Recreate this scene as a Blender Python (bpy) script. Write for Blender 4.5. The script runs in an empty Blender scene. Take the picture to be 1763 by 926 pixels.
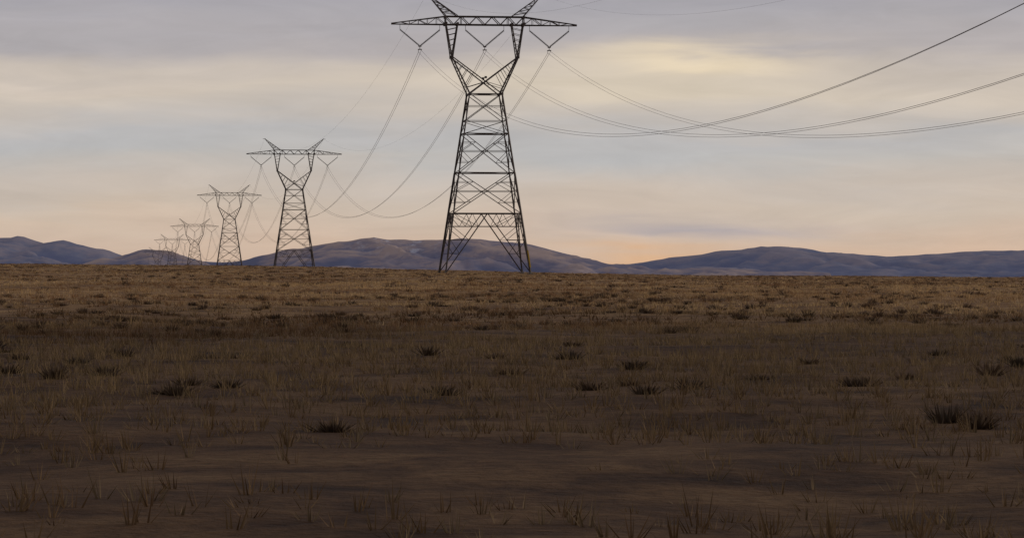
import bpy, math, random
import numpy as np
from mathutils import Vector, Matrix
random.seed(7); rng=np.random.default_rng(7)
scene=bpy.context.scene
col=scene.collection
F=5367.0; EYE=1.68

# ---------------------------------------------------------------- helpers
def link(o): col.objects.link(o); return o
def hashn(ix,iy,seed):
    h=(ix.astype(np.int64)*374761393+iy.astype(np.int64)*668265263+seed*1442695)&0xffffffff
    h=((h^(h>>13))*1274126177)&0xffffffff
    return ((h^(h>>16))&0xffff)/65535.0
def vnoise(x,y,seed=0):
    x=np.asarray(x,float);y=np.asarray(y,float)
    ix=np.floor(x);iy=np.floor(y);fx=x-ix;fy=y-iy
    fx=fx*fx*(3-2*fx);fy=fy*fy*(3-2*fy)
    a=hashn(ix,iy,seed);b=hashn(ix+1,iy,seed);c=hashn(ix,iy+1,seed);d=hashn(ix+1,iy+1,seed)
    return (a*(1-fx)+b*fx)*(1-fy)+(c*(1-fx)+d*fx)*fy
def fbm(x,y,seed=0,o=4):
    s=0;a=.5;t=0
    for i in range(o):
        s=s+a*vnoise(x*2**i+17.3*i,y*2**i-9.1*i,seed+i);t+=a;a*=.5
    return s/t
def sstep(a,b,x):
    t=np.clip((np.asarray(x,float)-a)/(b-a),0,1);return t*t*(3-2*t)
def mesh_np(name,co,faces,n):
    me=bpy.data.meshes.new(name)
    co=np.asarray(co,np.float32);faces=np.asarray(faces,np.int32)
    me.vertices.add(len(co));me.vertices.foreach_set("co",co.ravel())
    me.loops.add(faces.size);me.loops.foreach_set("vertex_index",faces.ravel())
    m=len(faces);me.polygons.add(m)
    me.polygons.foreach_set("loop_start",np.arange(0,m*n,n,dtype=np.int32))
    me.update(calc_edges=True);me.validate()
    return me
def newmat(name):
    m=bpy.data.materials.new(name);m.use_nodes=True
    nt=m.node_tree;b=nt.nodes["Principled BSDF"];b.inputs["Roughness"].default_value=.9
    b.inputs["Specular IOR Level"].default_value=.15
    return m,nt,b
def N(nt,t,**k):
    n=nt.nodes.new(t)
    for a,v in k.items(): setattr(n,a,v)
    return n
def mathn(nt,op,a,b=None,clamp=False):
    n=N(nt,"ShaderNodeMath",operation=op);n.use_clamp=clamp
    for i,v in enumerate((a,b)):
        if v is None: continue
        if isinstance(v,(int,float)): n.inputs[i].default_value=v
        else: nt.links.new(v,n.inputs[i])
    return n.outputs[0]
def mixc(nt,f,a,b,bt="MIX"):
    n=N(nt,"ShaderNodeMix",data_type="RGBA",blend_type=bt)
    for s,v in (("Factor",f),("A",a),("B",b)):
        i=[q for q in n.inputs if q.name==s and (q.type=="RGBA" or (s=="Factor" and q.type=="VALUE"))][0]
        if isinstance(v,(int,float)): i.default_value=v
        elif isinstance(v,tuple): i.default_value=(*v,1)
        else: nt.links.new(v,i)
    return [q for q in n.outputs if q.type=="RGBA"][0]
def ramp(nt,f,stops):
    n=N(nt,"ShaderNodeValToRGB");e=n.color_ramp.elements
    while len(e)<len(stops): e.new(.5)
    for i,(p,c) in enumerate(stops): e[i].position=p;e[i].color=(*c,1)
    nt.links.new(f,n.inputs[0]);return n.outputs[0]
def noise(nt,vec,scale,detail=4,rough=.55,dist=0):
    n=N(nt,"ShaderNodeTexNoise");n.inputs["Scale"].default_value=scale
    n.inputs["Detail"].default_value=detail;n.inputs["Roughness"].default_value=rough
    n.inputs["Distortion"].default_value=dist
    nt.links.new(vec,n.inputs["Vector"]);return n.outputs["Fac"]
def mapping(nt,vec,scale,loc=(0,0,0)):
    n=N(nt,"ShaderNodeMapping");n.inputs["Scale"].default_value=scale;n.inputs["Location"].default_value=loc
    nt.links.new(vec,n.inputs["Vector"]);return n.outputs[0]
def lin(*c): return tuple(((v/255+.055)/1.055)**2.4 if v>10 else v/255/12.92 for v in c)

# ---------------------------------------------------------------- terrain
CX=np.array([-300,-98.5,-53.8,-38,-20,-5.7,13.3,35.7,98.6,300])
CZ=np.array([1.35,1.23,.95,.80,.30,0.0,-.50,-.85,-1.2,-1.6])
PY=np.array([600,700,982,1450,1940,2597,3354,5000,9000,16000])
PZ=np.array([0,-.9,-4.8,-7.1,-15.9,-19.6,-26.5,-48,-95,-115])
def gz(x,y):
    x=np.asarray(x,float);y=np.asarray(y,float)
    w=sstep(120,520,y)*(1-sstep(620,1400,y))
    z=np.interp(x,CX,CZ)*w+np.interp(y,PY,PZ)
    n=(fbm(x/9,y/11,3,3)-.5)*.36+(vnoise(x/2.3,y/2.6,9)-.5)*.12
    n=n+(fbm(x/45,y/45,21,2)-.5)*.35*sstep(30,120,y)
    t=1-sstep(9,34,np.hypot(x+4.4,y-500))
    z=z+n*(1-.8*t)
    return z*(1-t)+(z*.15-.2)*t
def axis(a,b,step): return np.arange(a,b,step)
xs=axis(-112,112.1,.8);g=112+np.cumsum(1.0*1.17**np.arange(1,44));g=g[g<14000]
xs=np.concatenate([-g[::-1],xs,g])
ys=[0.]
while ys[-1]<720: ys.append(ys[-1]+.55+ys[-1]*.0035)
st=4
while ys[-1]<15500: ys.append(ys[-1]+st);st*=1.08
ys=np.array([-400,-200,-100,-50,-25,-12,-6,-3,-1.5]+ys)
X,Y=np.meshgrid(xs,ys)
Z=gz(X,Y)
nx,ny=len(xs),len(ys)
idx=np.arange(nx*ny).reshape(ny,nx)
fc=np.stack([idx[:-1,:-1],idx[:-1,1:],idx[1:,1:],idx[1:,:-1]],-1).reshape(-1,4)
gm=mesh_np("ground",np.stack([X,Y,Z],-1).reshape(-1,3),fc,4)
gm.polygons.foreach_set("use_smooth",[True]*len(gm.polygons))
ground=link(bpy.data.objects.new("ground",gm));ground["kind"]="structure"
ground["label"]="dry brown grassy plain with patchy tussocks";ground["category"]="ground"
m,nt,b=newmat("dry_grassland")
geo=N(nt,"ShaderNodeNewGeometry").outputs["Position"]
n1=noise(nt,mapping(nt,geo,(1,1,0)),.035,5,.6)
n2=noise(nt,mapping(nt,geo,(1,1,0)),.5,6,.65,.4)
n3=noise(nt,mapping(nt,geo,(1,1,0)),5,5,.7)
c1=ramp(nt,n2,[(.32,(.09,.05,.028)),(.44,(.25,.148,.070)),(.57,(.44,.285,.135)),(.72,(.58,.41,.21))])
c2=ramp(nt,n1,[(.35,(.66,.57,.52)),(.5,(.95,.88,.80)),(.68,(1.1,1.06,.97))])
c3=ramp(nt,n3,[(.3,(.5,.47,.44)),(.6,(1,1,1))])
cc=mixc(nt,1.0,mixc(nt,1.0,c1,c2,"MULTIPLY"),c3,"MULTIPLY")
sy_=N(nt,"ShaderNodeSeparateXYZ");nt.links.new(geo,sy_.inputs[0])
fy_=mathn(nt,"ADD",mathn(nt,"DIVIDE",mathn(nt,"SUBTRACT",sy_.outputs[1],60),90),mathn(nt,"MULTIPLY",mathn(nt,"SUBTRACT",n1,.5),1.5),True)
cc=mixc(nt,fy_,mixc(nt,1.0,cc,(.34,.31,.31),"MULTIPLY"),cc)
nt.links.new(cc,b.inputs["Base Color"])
bp=N(nt,"ShaderNodeBump");bp.inputs["Strength"].default_value=1.0;bp.inputs["Distance"].default_value=.16
nt.links.new(mathn(nt,"ADD",n2,mathn(nt,"MULTIPLY",n3,.6)),bp.inputs["Height"]);nt.links.new(bp.outputs[0],b.inputs["Normal"])
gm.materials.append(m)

# ---------------------------------------------------------------- grass & scrub
def vegetation(name,zones,colfn):
    V=[];C=[]
    for (y0,y1,n,bl,h0,h1,w,spread,thr) in zones:
        k=int(n*2.6)
        yy=np.sqrt(rng.uniform(y0*y0,y1*y1,k));xx=rng.uniform(-1,1,k)*(.18*yy+8)
        dens=fbm(xx/3.5,yy/3.5,55,3)*.6+fbm(xx/22,yy/22,60,2)*.4
        keep=dens+rng.uniform(-.12,.12,k)>thr
        xx=xx[keep][:n];yy=yy[keep][:n];n=len(xx)
        zz=gz(xx,yy)
        hh=rng.uniform(h0,h1,n)*(.7+.6*rng.random(n))
        tc=colfn(xx,yy,n)
        ang=rng.uniform(0,2*np.pi,(n,bl));lean=rng.uniform(.05,1.0,(n,bl));r0=rng.random((n,bl))*spread*.35
        bx=xx[:,None]+np.cos(ang)*r0;by=yy[:,None]+np.sin(ang)*r0
        H=hh[:,None]*rng.uniform(.55,1.1,(n,bl))
        tx=bx+np.cos(ang)*lean*spread;ty=by+np.sin(ang)*lean*spread
        tz=zz[:,None]+H*np.sqrt(np.clip(1.15-lean*lean*.75,.15,1))
        pa=rng.uniform(0,np.pi,(n,bl));wx=np.cos(pa)*w*.5;wy=np.sin(pa)*w*.5
        z0=np.broadcast_to(zz[:,None]-.04,bx.shape)
        tri=np.stack([np.stack([bx-wx,by-wy,z0],-1),np.stack([bx+wx,by+wy,z0],-1),np.stack([tx,ty,tz],-1)],2)
        V.append(tri.reshape(-1,3))
        cb=np.repeat(tc[:,None,:],bl,1)*rng.uniform(.75,1.2,(n,bl,1))
        C.append(np.repeat(cb.reshape(-1,3),3,0))
    V=np.concatenate(V);C=np.concatenate(C)
    me=mesh_np(name,V,np.arange(len(V)).reshape(-1,3),3)
    at=me.color_attributes.new("tint","FLOAT_COLOR","POINT")
    at.data.foreach_set("color",np.concatenate([C,np.ones((len(C),1))],1).astype(np.float32).ravel())
    m,nt,b=newmat(name+"_blades")
    a=N(nt,"ShaderNodeAttribute",attribute_name="tint")
    nt.links.new(a.outputs["Color"],b.inputs["Base Color"])
    me.materials.append(m)
    o=link(bpy.data.objects.new(name,me));o["kind"]="stuff";return o
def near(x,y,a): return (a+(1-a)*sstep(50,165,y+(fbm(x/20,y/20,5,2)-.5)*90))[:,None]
def gcol(x,y,n):
    a=np.array([.68,.46,.22]);c=np.array([.31,.172,.078]);d=np.array([.46,.32,.17])
    t=np.clip((fbm(x/9,y/14,77,3)-.36)*3.2+rng.uniform(-.25,.25,n),0,1)[:,None]
    u=(rng.random(n)<.2)[:,None]
    q=c*(1-t)+a*t
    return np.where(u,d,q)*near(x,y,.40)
def scol(x,y,n):
    a=np.array([.10,.07,.045]);c=np.array([.19,.12,.07])
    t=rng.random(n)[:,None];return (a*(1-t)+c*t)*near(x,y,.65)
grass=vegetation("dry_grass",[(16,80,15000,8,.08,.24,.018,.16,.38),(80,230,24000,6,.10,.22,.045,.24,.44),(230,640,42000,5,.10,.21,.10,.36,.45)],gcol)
grass["label"]="straw coloured dry grass tussocks covering the plain";grass["category"]="grass"
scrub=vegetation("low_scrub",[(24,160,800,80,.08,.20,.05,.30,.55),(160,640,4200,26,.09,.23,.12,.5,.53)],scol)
scrub["label"]="low dark brown sagebrush scattered over dry grass";scrub["category"]="scrub"

# ---------------------------------------------------------------- hills
def hills(name,prof,D,front,back,base,x0,x1,step,amp,mat,seed,snow=False,label=""):
    P=np.array(prof,float)
    xs=np.arange(x0,x1,step)
    v=np.concatenate([np.linspace(0,1,90),1+np.linspace(.03,1,14)])
    Xg,Vg=np.meshgrid(xs,v)
    Yg=np.where(Vg<=1,D-front*(1-Vg),D+back*(Vg-1))
    H=EYE+(452-np.interp(881+F*Xg/D,P[:,0],P[:,1]))*D/F
    H=H+(fbm(Xg/220,Xg*0+3,seed+40,3)-.5)*14+(fbm(Xg/60,Xg*0+8,seed+44,3)-.5)*9
    s=np.where(Vg<=1,np.power(np.clip(Vg,0,1),.85),np.clip(2-Vg,0,1))
    Z=base+(H-base)*s
    warp=(fbm(Xg/900,Yg/900,seed,3)-.5)*1000
    r1=1-np.abs(2*fbm((Xg+warp+Yg*.3)/480,Yg/1300,seed+5,4)-1)
    r2=1-np.abs(2*fbm((Xg-warp*.6-Yg*.35)/160,Yg/400,seed+9,4)-1)
    env=np.clip(Vg,0,1)*np.clip(1.08-Vg,0.0,1)*3.0
    Z=Z+((r1-.85)*amp*2.4+(r2-.85)*amp*.85)*env
    me=mesh_np(name,np.stack([Xg,Yg,Z],-1).reshape(-1,3),
        (lambda i:np.stack([i[:-1,:-1],i[:-1,1:],i[1:,1:],i[1:,:-1]],-1).reshape(-1,4))(np.arange(Xg.size).reshape(Xg.shape)),4)
    me.polygons.foreach_set("use_smooth",[True]*len(me.polygons))
    sn=np.zeros(Xg.shape)
    if snow:
        px=881+F*Xg/D
        sn=np.exp(-((px-680)/65)**2)*sstep(.66,.88,Vg)*(Vg<=1.2)
    hh=np.clip((Z-base)/200,0,1)
    C=np.stack([sn,hh,np.clip((r1*.6+r2*.4-.5)*2,0,1),np.ones_like(sn)],-1).astype(np.float32)
    at=me.color_attributes.new("mask","FLOAT_COLOR","POINT");at.data.foreach_set("color",C.ravel())
    me.materials.append(mat)
    o=link(bpy.data.objects.new(name,me));o["kind"]="structure";o["label"]=label;o["category"]="hills"
    return o
def hillmat(name,lo,mid,hi):
    m,nt,b=newmat(name)
    geo=N(nt,"ShaderNodeNewGeometry").outputs["Position"]
    a=N(nt,"ShaderNodeAttribute",attribute_name="mask");s=N(nt,"ShaderNodeSeparateColor");nt.links.new(a.outputs["Color"],s.inputs[0])
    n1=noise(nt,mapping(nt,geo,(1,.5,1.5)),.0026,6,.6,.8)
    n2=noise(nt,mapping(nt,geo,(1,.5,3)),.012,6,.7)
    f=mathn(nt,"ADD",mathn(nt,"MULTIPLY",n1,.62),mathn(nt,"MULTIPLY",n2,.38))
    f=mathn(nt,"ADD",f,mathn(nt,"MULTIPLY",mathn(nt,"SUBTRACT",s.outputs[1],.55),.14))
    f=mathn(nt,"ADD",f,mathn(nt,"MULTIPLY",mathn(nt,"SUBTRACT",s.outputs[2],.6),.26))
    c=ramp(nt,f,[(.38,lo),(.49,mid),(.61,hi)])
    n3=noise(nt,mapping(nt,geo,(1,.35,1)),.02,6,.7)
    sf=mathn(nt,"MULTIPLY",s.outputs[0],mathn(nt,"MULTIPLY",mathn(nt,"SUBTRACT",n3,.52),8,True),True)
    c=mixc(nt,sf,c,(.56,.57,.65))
    nt.links.new(c,b.inputs["Base Color"])
    return m
mfar=hillmat("haze_blue_hillside",(.14,.165,.28),(.18,.20,.30),(.28,.26,.32))  # aerial haze put into the base colours as a pale blue tint
mmain=hillmat("haze_brown_hillside",(.145,.16,.255),(.235,.215,.275),(.43,.335,.31))  # brown slopes with the blue of distance haze painted into their colours
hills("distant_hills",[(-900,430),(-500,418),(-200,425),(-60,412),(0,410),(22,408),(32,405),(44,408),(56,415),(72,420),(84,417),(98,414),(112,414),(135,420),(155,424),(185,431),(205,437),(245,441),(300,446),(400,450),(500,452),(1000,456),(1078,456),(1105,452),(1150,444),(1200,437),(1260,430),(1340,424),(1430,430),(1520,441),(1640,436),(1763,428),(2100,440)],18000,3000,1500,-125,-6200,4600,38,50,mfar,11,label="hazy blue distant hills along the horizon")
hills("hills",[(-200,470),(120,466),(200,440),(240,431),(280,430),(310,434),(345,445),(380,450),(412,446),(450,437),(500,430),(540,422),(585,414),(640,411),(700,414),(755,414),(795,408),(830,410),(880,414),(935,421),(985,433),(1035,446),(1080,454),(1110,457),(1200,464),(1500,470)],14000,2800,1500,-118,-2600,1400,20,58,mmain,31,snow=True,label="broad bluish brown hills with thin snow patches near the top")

# ---------------------------------------------------------------- tower meshes
class MB:
    def __init__(s,k=1.0): s.v=[];s.f=[];s.k=k
    def beam(s,p,q,w,t=None):
        w*=s.k
        p=Vector(p);q=Vector(q);d=q-p
        if d.length<1e-4:return
        d.normalize();u=d.cross(Vector((0,0,1)))
        if u.length<.05:u=d.cross(Vector((0,1,0)))
        u.normalize();k=d.cross(u);t=t or w*.3
        prof=[(-.5*w,-.5*w),(.5*w,-.5*w),(.5*w,-.5*w+t),(-.5*w+t,-.5*w+t),(-.5*w+t,.5*w),(-.5*w,.5*w)]
        i=len(s.v)
        for e in (p,q):
            for a,b in prof: s.v.append(e+u*a+k*b)
        for j in range(6):
            j2=(j+1)%6;s.f.append((i+j,i+j2,i+6+j2,i+6+j))
        s.f.append(tuple(i+5-j for j in range(6)));s.f.append(tuple(i+6+j for j in range(6)))
    def tube(s,pts,rads,n=8):
        i0=len(s.v)
        for k,(p,r) in enumerate(zip(pts,rads)):
            p=Vector(p);d=(Vector(pts[min(k+1,len(pts)-1)])-Vector(pts[max(k-1,0)])).normalized()
            u=d.cross(Vector((0,1,0)))
            if u.length<.05:u=d.cross(Vector((1,0,0)))
            u.normalize();w=d.cross(u)
            for j in range(n):
                a=2*math.pi*j/n;s.v.append(p+(u*math.cos(a)+w*math.sin(a))*r)
        for k in range(len(pts)-1):
            for j in range(n):
                a=i0+k*n+j;b=i0+k*n+(j+1)%n;s.f.append((a,b,b+n,a+n))
        s.f.append(tuple(i0+n-1-j for j in range(n)));e=i0+(len(pts)-1)*n;s.f.append(tuple(e+j for j in range(n)))
    def plate(s,c,w,h,d):
        c=Vector(c);i=len(s.v)
        for x in(-1,1):
            for y in(-1,1):
                for z in(-1,1): s.v.append(c+Vector((x*w/2,y*d/2,z*h/2)))
        for f in((0,1,3,2),(4,6,7,5),(0,4,5,1),(2,3,7,6),(0,2,6,4),(1,5,7,3)): s.f.append(tuple(i+j for j in f))
    def mesh(s,name,mat):
        me=bpy.data.meshes.new(name);me.from_pydata([tuple(v) for v in s.v],[],s.f);me.update();me.materials.append(mat);return me
def L(p,q,t): return tuple(p[i]+(q[i]-p[i])*t for i in range(3))

def steelmat(name,k):
    m,nt,b=newmat(name)
    tc=N(nt,"ShaderNodeTexCoord").outputs["Object"]
    n=noise(nt,tc,1.3,4,.6)
    c=ramp(nt,n,[(.35,tuple(v*k for v in (.060,.048,.043))),(.7,tuple(v*k for v in (.13,.107,.097)))])
    nt.links.new(c,b.inputs["Base Color"]);b.inputs["Metallic"].default_value=.25;b.inputs["Roughness"].default_value=.65
    return m
steel=steelmat("weathered_steel",1.0)
m,nt,b=newmat("insulator_glaze");b.inputs["Base Color"].default_value=(.035,.028,.027,1);b.inputs["Roughness"].default_value=.5;insm=m
m,nt,b=newmat("footing_concrete")
nt.links.new(ramp(nt,noise(nt,N(nt,"ShaderNodeTexCoord").outputs["Object"],6),[(.3,(.12,.105,.09)),(.7,(.2,.18,.15))]),b.inputs["Base Color"]);conc=m
m,nt,b=newmat("yellow_guard")
nt.links.new(ramp(nt,noise(nt,N(nt,"ShaderNodeTexCoord").outputs["Object"],3),[(.3,(.38,.24,.03)),(.7,(.52,.35,.05))]),b.inputs["Base Color"]);yel=m

ZW=28.9
K=.77
def A(z): return 6.8-4.2*z/ZW
def B(z): return 5.0-2.9*z/ZW
def cor(z,sx,sy): return (sx*A(z),sy*B(z),z)
body=MB(K)
lv=[0,9.8,16.3,22.55,ZW]
for sx in(-1,1):
    for sy in(-1,1):
        body.beam(cor(.15,sx,sy),cor(16.3,sx,sy),.34);body.beam(cor(16.3,sx,sy),cor(ZW,sx,sy),.28)
cs=[(-1,-1),(1,-1),(1,1),(-1,1)]
for k in range(4):
    a=cs[k];c=cs[(k+1)%4]
    for z in lv[1:]: body.beam(cor(z,*a),cor(z,*c),.2)
    def panel(z0,z1,w=.16,sub=True,mid=False):
        p0,q0,p1,q1=cor(z0,*a),cor(z0,*c),cor(z1,*a),cor(z1,*c)
        body.beam(p0,q1,w);body.beam(q0,p1,w)
        t=A(z0)/(A(z0)+A(z1));X=L(p0,q1,t);zm=X[2]
        if mid: body.beam(cor(zm,*a),cor(zm,*c),.11)
        if sub:
            for P,Q,cc in((p0,q1,a),(q0,p1,c)):
                h=L(P,Q,t*.5);body.beam(h,cor(zm,*cc),.1);body.beam(h,cor(h[2],*cc),.09)
            for P,Q,cc in((p1,q0,a),(q1,p0,c)):
                h=L(P,Q,(1-t)*.5);body.beam(h,cor(zm,*cc),.1);body.beam(h,cor(h[2],*cc),.09)
    panel(9.8,16.3,mid=True);panel(16.3,22.55,mid=True);panel(22.55,24.6,.11,False);panel(24.6,ZW,.14,False,True)
    body.beam(cor(24.6,*a),cor(24.6,*c),.12)
    M=L(cor(9.8,*a),cor(9.8,*c),.5)
    vp=[]
    for cc,o in((a,c),(c,a)):
        foot=cor(.4,*cc);body.beam(M,foot,.2)
        V=[L(M,foot,t) for t in(.22,.45,.68)];vp.append(V)
        for p in V: body.beam(p,cor(p[2],*cc),.1)
        body.beam(cor(9.8,*cc),V[0],.1);body.beam(cor(V[0][2],*cc),V[1],.1);body.beam(cor(V[1][2],*cc),V[2],.1)
        qd=L(M,cor(9.8,*cc),.45);body.beam(qd,V[0],.1);body.beam(qd,L(V[0],cor(V[0][2],*cc),.5),.1);body.beam(cor(9.8,*cc),L(V[0],cor(V[0][2],*cc),.5),.1)
    body.beam(vp[0][0],vp[1][0],.1)
for z in(9.8,16.3,22.55,ZW): body.beam(cor(z,-1,-1),cor(z,1,1),.1);body.beam(cor(z,1,-1),cor(z,-1,1),.1)
head=MB(K)
ZB,ZT=40.0,41.3
for sx in(-1,1):
    for sy in(-1,1):
        w=(sx*2.6,sy*2.1,ZW);wo=(-sx*2.6,sy*2.1,ZW);k=(sx*5.42,sy*1.25,34.9);o=(sx*6.25,sy*.8,ZB);i_=(sx*4.35,sy*.8,ZB);ki=(sx*5.2,sy*1.25,34.75)
        head.beam(w,k,.28);head.beam(k,o,.24);head.beam(ki,i_,.22);head.beam(ki,wo,.22)
        prev=None
        for j in range(1,6):
            t=j/6;P=L(k,o,t);Q=L(ki,i_,min(1,t+.08));head.beam(P,Q,.1)
            if prev: head.beam(prev,Q if j%2 else P,.1)
            prev=P if j%2 else Q
        prev=None
        for j in range(1,5):
            t=j/5;P=L(k,w,t);Q=L(ki,wo,t*.52);head.beam(P,Q,.11)
            if prev: head.beam(prev,Q if j%2 else P,.1)
            prev=P if j%2 else Q
        head.beam(L(ki,wo,.66),L((-sx*5.2,sy*1.25,34.75),(-sx*2.6,sy*2.1,ZW),.82),.1)
        if sy<0:
            for (pa,pb) in((w,k),(k,o),(ki,i_)):
                m2=lambda p:(p[0],-p[1],p[2])
                n=5
                for j in range(n+1):
                    p=L(pa,pb,j/n);head.beam(p,m2(p),.1)
                    if j<n:
                        q=L(pa,pb,(j+1)/n);head.beam(p if j%2 else m2(p),m2(q) if j%2 else q,.09)
            for j in range(1,8):
                p=L(ki,wo,j/8);head.beam(p,(p[0],-p[1],p[2]),.08)
        head.plate((sx*5.32,sy*1.25,34.85),.4,.5,.05);head.plate((sx*2.6,sy*2.1,ZW),.42,.42,.05)
for sy in (-1,1): head.plate((0,sy*1.7,31.55),.4,.35,.05)
arm=MB(K)
for sy in(-1,1):
    bot=lambda x:(x,sy*(.8 if abs(x)<=6.3 else .8*(15-abs(x))/8.7+.05),ZB)
    top=lambda x:(x,sy*(.8 if abs(x)<=6.3 else .8*(15-abs(x))/8.7+.05),ZT if abs(x)<=6.3 else ZB+.14+(ZT-ZB-.14)*(15-abs(x))/8.7)
    for f in(bot,top):
        arm.beam(f(-6.3),f(6.3),.24);arm.beam(f(-15),f(-6.3),.2);arm.beam(f(6.3),f(15),.2)
    n=10
    for j in range(n):
        x0=-6.3+12.6*j/n;x1=x0+12.6/n;arm.beam((bot if j%2 else top)(x0),(top if j%2 else bot)(x1),.15)
        if j in(0,2,8): arm.beam(bot(x0),top(x0),.12)
    for s in(-1,1):
        n=6;arm.beam(bot(s*6.3),top(s*6.3),.2)
        for j in range(n):
            x0=s*(6.3+8.7*j/n);x1=s*(6.3+8.7*(j+1)/n)
            arm.beam((top if j%2 else bot)(x0),(bot if j%2 else top)(x1),.12)
            if j>0 and j<5: arm.beam(bot(x0),top(x0),.08)
xs_=[-15+30*j/24 for j in range(25)]
def yb(x): return .8 if abs(x)<=6.3 else .8*(15-abs(x))/8.7+.05
for j in range(24):
    s=1 if j%2 else -1;arm.beam((xs_[j],s*yb(xs_[j]),ZB),(xs_[j+1],-s*yb(xs_[j+1]),ZB),.09);arm.beam((xs_[j],-yb(xs_[j]),ZB),(xs_[j],yb(xs_[j]),ZB),.08)
for s in(-1,1):
    arm.plate((s*6.3,-.86,40.1),.5,.6,.04);arm.plate((s*4.4,-.86,40.1),.4,.5,.04);arm.plate((s*6.3,-.86,41.2),.4,.4,.04)
    arm.plate((s*6.3,.86,40.1),.5,.6,.04);arm.plate((s*4.4,.86,40.1),.4,.5,.04);arm.plate((s*6.3,.86,41.2),.4,.4,.04)
def peak(s):
    p=MB(K);tip=(s*9.3,0,44.9)
    for sy in(-1,1):
        a=(s*6.3,sy*.8,ZT+.1);c=(s*4.4,sy*.8,ZT+.1)
        p.beam(a,tip,.2);p.beam(c,tip,.2)
        for j in range(1,5):
            t=j/6;p.beam(L(a,tip,t),L(c,tip,t+.06),.09);p.beam(L(a,tip,t),L(c,tip,t-.1),.09)
    for j in range(1,5):
        q=L((s*6.3,.8,ZT),tip,j/6);p.beam(q,(q[0],-q[1],q[2]),.08)
    p.beam((s*9.0,0,44.9),(s*9.9,0,44.8),.12)
    return p
def insulator(p,q):
    m=MB();top=(p[0],0,ZB-.1);m.beam(top,p,.07)
    pts=[];r=[];n=26
    for j in range(n):
        for t,rr in((.0,.05),(.25,.05),(.4,.155),(.75,.135),(.85,.05)):
            pts.append(L(p,q,(j+t)/n));r.append(rr)
    pts.append(q);r.append(.05);m.tube(pts,r,7);return m
VX=[(-13.6,-10.4,-7.2),(-3.05,.05,3.15),(7.3,10.5,13.7)]
ZA=36.55
parts=[("tower_body",body.mesh("tower_body",steel)),("tower_head",head.mesh("tower_head",steel)),("crossarm",arm.mesh("crossarm",steel)),
 ("earth_wire_peak",peak(-1).mesh("earth_wire_peak",steel)),("earth_wire_peak",peak(1).mesh("earth_wire_peak",steel))]
for l,c,r in VX:
    parts.append(("insulator_string",insulator((l,0,39.15),(c-.12,0,ZA+.08)).mesh("insulator_string",insm)))
    parts.append(("insulator_string",insulator((r,0,39.15),(c+.12,0,ZA+.08)).mesh("insulator_string",insm)))
    y=MB();y.plate((c,0,ZA-.02),.5,.22,.06);y.beam((c,0,ZA-.1),(c,0,ZA-.5),.1);y.plate((c,0,ZA-.55),.6,.12,.5)
    y.beam((c-.23,0,ZA-.55),(c-.23,0,ZA-.95),.07);y.beam((c+.23,0,ZA-.55),(c+.23,0,ZA-.7),.07)
    parts.append(("yoke_plate",y.mesh("yoke_plate",steel)))
for sx,sy in cs:
    f=MB();x,yy,_=cor(0,sx,sy);f.tube([(x,yy,-1.4),(x,yy,.22),(x,yy,.28)],[.5,.5,.44],14);f.beam(cor(.1,sx,sy),cor(.5,sx,sy),.38)
    parts.append(("footing",f.mesh("footing",conc)))
TW=[(322,833.5,33),(164,506,262),(111,394.5,334),(83,334.5,388),(62,296,412),(48,271,432)]
towers=[]
labels=["tall dark steel lattice power pylon standing on dry grass","steel lattice power pylon with feet hidden behind grassy rise",
 "dark lattice pylon rising beyond the grassy crest","distant lattice pylon in front of blue hills","small distant lattice pylon in front of blue hills","tiny far off lattice pylon half sunk behind plain"]
loc=[]
for w,px,py in TW:
    d=500*322/w;x=(px-881)/F*d;loc.append((x,d,EYE+(452-py)/F*d-40.7))
loc=[(x,y,float(gz(x,y))-.08 if k==0 else z) for k,(x,y,z) in enumerate(loc)]
loc0=(loc[0][0]+64.0,loc[0][1]-482,0.0)
ang=[]
full=[loc0]+loc
for k in range(len(loc)):
    a=full[k];c=full[k+2] if k+2<len(full) else full[k+1]
    ang.append(math.atan2(-(c[0]-a[0]),(c[1]-a[1])))
for k,(x,y,z) in enumerate(loc):
    e=link(bpy.data.objects.new("transmission_tower",None));e.location=(x,y,z);e.rotation_euler=(0,0,ang[k])
    e["label"]=labels[k];e["category"]="pylon";e["group"]="row of transmission towers"
    for n,me in parts:
        o=link(bpy.data.objects.new(n,me));o.parent=e
    if k==0:
        g=MB();a=cor(1.2,1,-1);c=cor(3.9,1,-1);o_=Vector((.12,-.16,0));g.tube([Vector(a)+o_,Vector(c)+o_],[.11,.11],8)
        o=link(bpy.data.objects.new("leg_guard",g.mesh("leg_guard",yel)));o.parent=e;o["label"]="yellow plastic guard on lower leg"
    towers.append(e)

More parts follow.
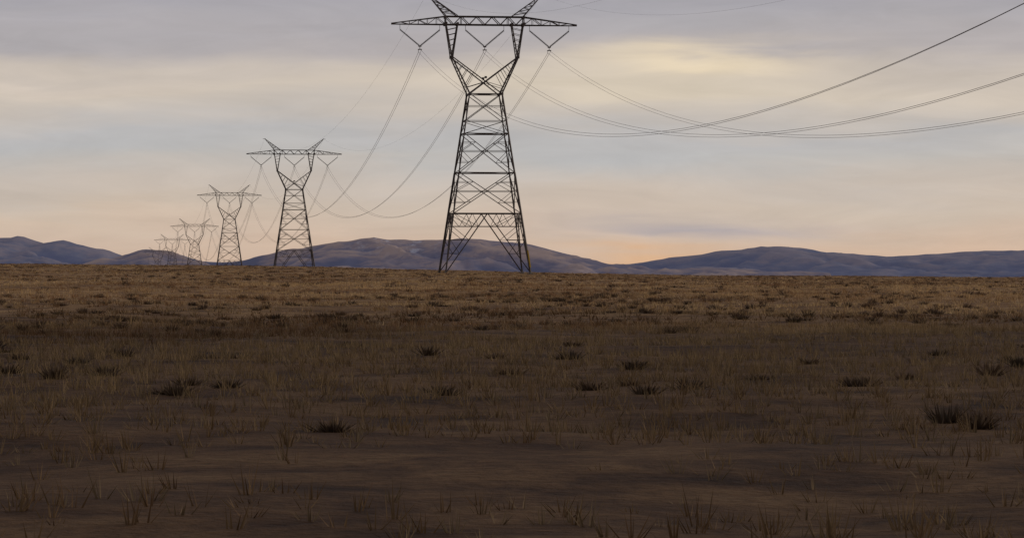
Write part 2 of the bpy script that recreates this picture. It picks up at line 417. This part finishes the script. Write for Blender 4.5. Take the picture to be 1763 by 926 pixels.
# ---------------------------------------------------------------- wires
m,nt,b=newmat("aluminium_conductor")
nt.links.new(ramp(nt,noise(nt,N(nt,"ShaderNodeNewGeometry").outputs["Position"],.4),[(.3,(.12,.11,.11)),(.7,(.18,.165,.165))]),b.inputs["Base Color"]);b.inputs["Roughness"].default_value=.6
wm=m
def tw(k,lx,lz,ly=0):
    if k==0: x,y,z=loc0;a=ang[0]
    else: x,y,z=loc[k-1];a=ang[k-1]
    return Vector((x+lx*math.cos(a)-ly*math.sin(a),y+lx*math.sin(a)+ly*math.cos(a),z+lz))
def wire(name,lx,lz,off,sags,rads,org=Vector((0,0,0))):
    pts=[];rr=[]
    for k in range(6):
        p=tw(k,lx+off,lz);q=tw(k+1,lx+off,lz);n=56
        for j in range(n+(k==5)):
            t=j/n;v=p.lerp(q,t);v.z-=4*sags[k]*t*(1-t);pts.append(v-org)
            # strand keeps one gauge near the first pylons, bundled thicker far off
            rr.append(rads[k])
    mb=MB();mb.tube(pts,rr,6)
    me=mb.mesh(name,wm);me.polygons.foreach_set("use_smooth",[True]*len(me.polygons))
    return link(bpy.data.objects.new(name,me))
for l,c,r in VX:
    e=link(bpy.data.objects.new("power_line",None));e.location=tw(1,c,ZA-.55)
    e["label"]="twin conductor power line sagging between pylons";e["category"]="power line";e["group"]="power lines strung between the pylons"
    for off,dz in((-.23,-.95),(.23,-.7)):
        o=wire("conductor",c,ZA+dz,off,[22.3,20.7,20.5,21,30,34],[.017,.025,.032,.042,.055,.065],Vector(e.location))
        o.parent=e
for s in(-1,1):
    o=wire("earth_wire",s*9.3,44.9,0,[17,12,12,12,18,20],[.008,.011,.016,.02,.026,.03])
    o["label"]="thin earth wire strung between pylon peaks";o["category"]="power line";o["group"]="power lines strung between the pylons"

# ---------------------------------------------------------------- world
w=bpy.data.worlds.new("World");scene.world=w;w.use_nodes=True;nt=w.node_tree
for n in list(nt.nodes): nt.nodes.remove(n)
out=N(nt,"ShaderNodeOutputWorld")
sky=N(nt,"ShaderNodeTexSky",sky_type="NISHITA");sky.sun_disc=False
SE,SR=math.radians(9),math.radians(58)
sky.sun_elevation=SE;sky.sun_rotation=SR
tc=N(nt,"ShaderNodeTexCoord").outputs["Generated"]
sep=N(nt,"ShaderNodeSeparateXYZ");nt.links.new(tc,sep.inputs[0]);ax,az=sep.outputs[0],sep.outputs[2]
nA=noise(nt,mapping(nt,tc,(7,7,34),(3.1,0,1.7)),1,3,.5,.3)
nB=noise(nt,mapping(nt,tc,(16,16,120),(0,2,5)),1,4,.5,.6)
nC=noise(nt,mapping(nt,tc,(20,20,110),(9,2,5)),1,6,.6,.8)
el=mathn(nt,"ADD",az,mathn(nt,"MULTIPLY",mathn(nt,"SUBTRACT",nA,.5),.024))
el=mathn(nt,"ADD",el,mathn(nt,"MULTIPLY",mathn(nt,"SUBTRACT",nB,.5),.012))
f=mathn(nt,"MULTIPLY",el,1/.12,True)
st=[(450,(205,178,157)),(405,(202,181,164)),(360,(199,184,170)),(315,(194,183,174)),(270,(185,181,178)),(235,(181,179,180)),(200,(191,183,177)),(160,(202,190,178)),(125,(196,185,176)),(85,(175,168,169)),(45,(171,166,170)),(0,(163,160,167))]
cr=ramp(nt,f,[(max(0,(452-y)/F/.12),lin(*c)) for y,c in st]+[(.95,lin(146,143,150))])
def blob(px,py,rx,ry):
    dx=mathn(nt,"DIVIDE",mathn(nt,"SUBTRACT",ax,(px-881)/F),rx/F);dz=mathn(nt,"DIVIDE",mathn(nt,"SUBTRACT",el,(452-py)/F),ry/F)
    d=mathn(nt,"ADD",mathn(nt,"MULTIPLY",dx,dx),mathn(nt,"MULTIPLY",dz,dz))
    return mathn(nt,"EXPONENT",mathn(nt,"MULTIPLY",d,-1))
c=cr
for px,py,rx,ry,k,colr in [(1200,103,200,20,.75,(239,219,186)),(1100,145,330,34,.45,(218,203,177)),(1110,444,150,17,.7,(216,172,132)),(1200,388,200,17,.75,(162,157,165)),(1000,355,200,20,.3,(200,183,171)),(1060,265,300,25,.5,(176,179,184)),(120,255,360,18,.5,(178,180,184)),(120,75,300,26,.4,(162,160,166)),(60,150,260,14,.4,(209,195,183)),(1100,40,300,24,.4,(167,164,168)),(60,380,330,20,.35,(210,186,164))]:
    c=mixc(nt,mathn(nt,"MULTIPLY",blob(px,py,rx,ry),k),c,lin(*colr))
br=mathn(nt,"ADD",mathn(nt,"MULTIPLY",nC,.32),.84)
hsv=N(nt,"ShaderNodeHueSaturation");nt.links.new(c,hsv.inputs["Color"]);nt.links.new(br,hsv.inputs["Value"])
b1=N(nt,"ShaderNodeBackground");nt.links.new(sky.outputs[0],b1.inputs[0]);b1.inputs[1].default_value=.1
b2=N(nt,"ShaderNodeBackground");nt.links.new(hsv.outputs[0],b2.inputs[0]);b2.inputs[1].default_value=1.06
mx=N(nt,"ShaderNodeMixShader");mx.inputs[0].default_value=.95
nt.links.new(b1.outputs[0],mx.inputs[1]);nt.links.new(b2.outputs[0],mx.inputs[2]);nt.links.new(mx.outputs[0],out.inputs[0])
try:
    w.cycles.sampling_method="MANUAL";w.cycles.sample_map_resolution=256
except Exception: pass
sl=bpy.data.lights.new("sun","SUN");sl.energy=.95;sl.angle=math.radians(12);sl.color=(1,.86,.7)
so=link(bpy.data.objects.new("sun",sl))
d=Vector((math.sin(SR)*math.cos(SE),math.cos(SR)*math.cos(SE),math.sin(SE)))
so.rotation_euler=d.to_track_quat("Z","Y").to_euler()

# ---------------------------------------------------------------- camera
cam=bpy.data.cameras.new("camera");co=link(bpy.data.objects.new("camera",cam))
cam.sensor_width=36;cam.lens=36*F/1763;cam.clip_end=60000;cam.clip_start=.5
co.location=(0,0,EYE);co.rotation_euler=(math.radians(90)-math.atan(11/F),0,0)
scene.camera=co
scene.view_settings.view_transform="Standard";scene.view_settings.look="None";scene.view_settings.exposure=0
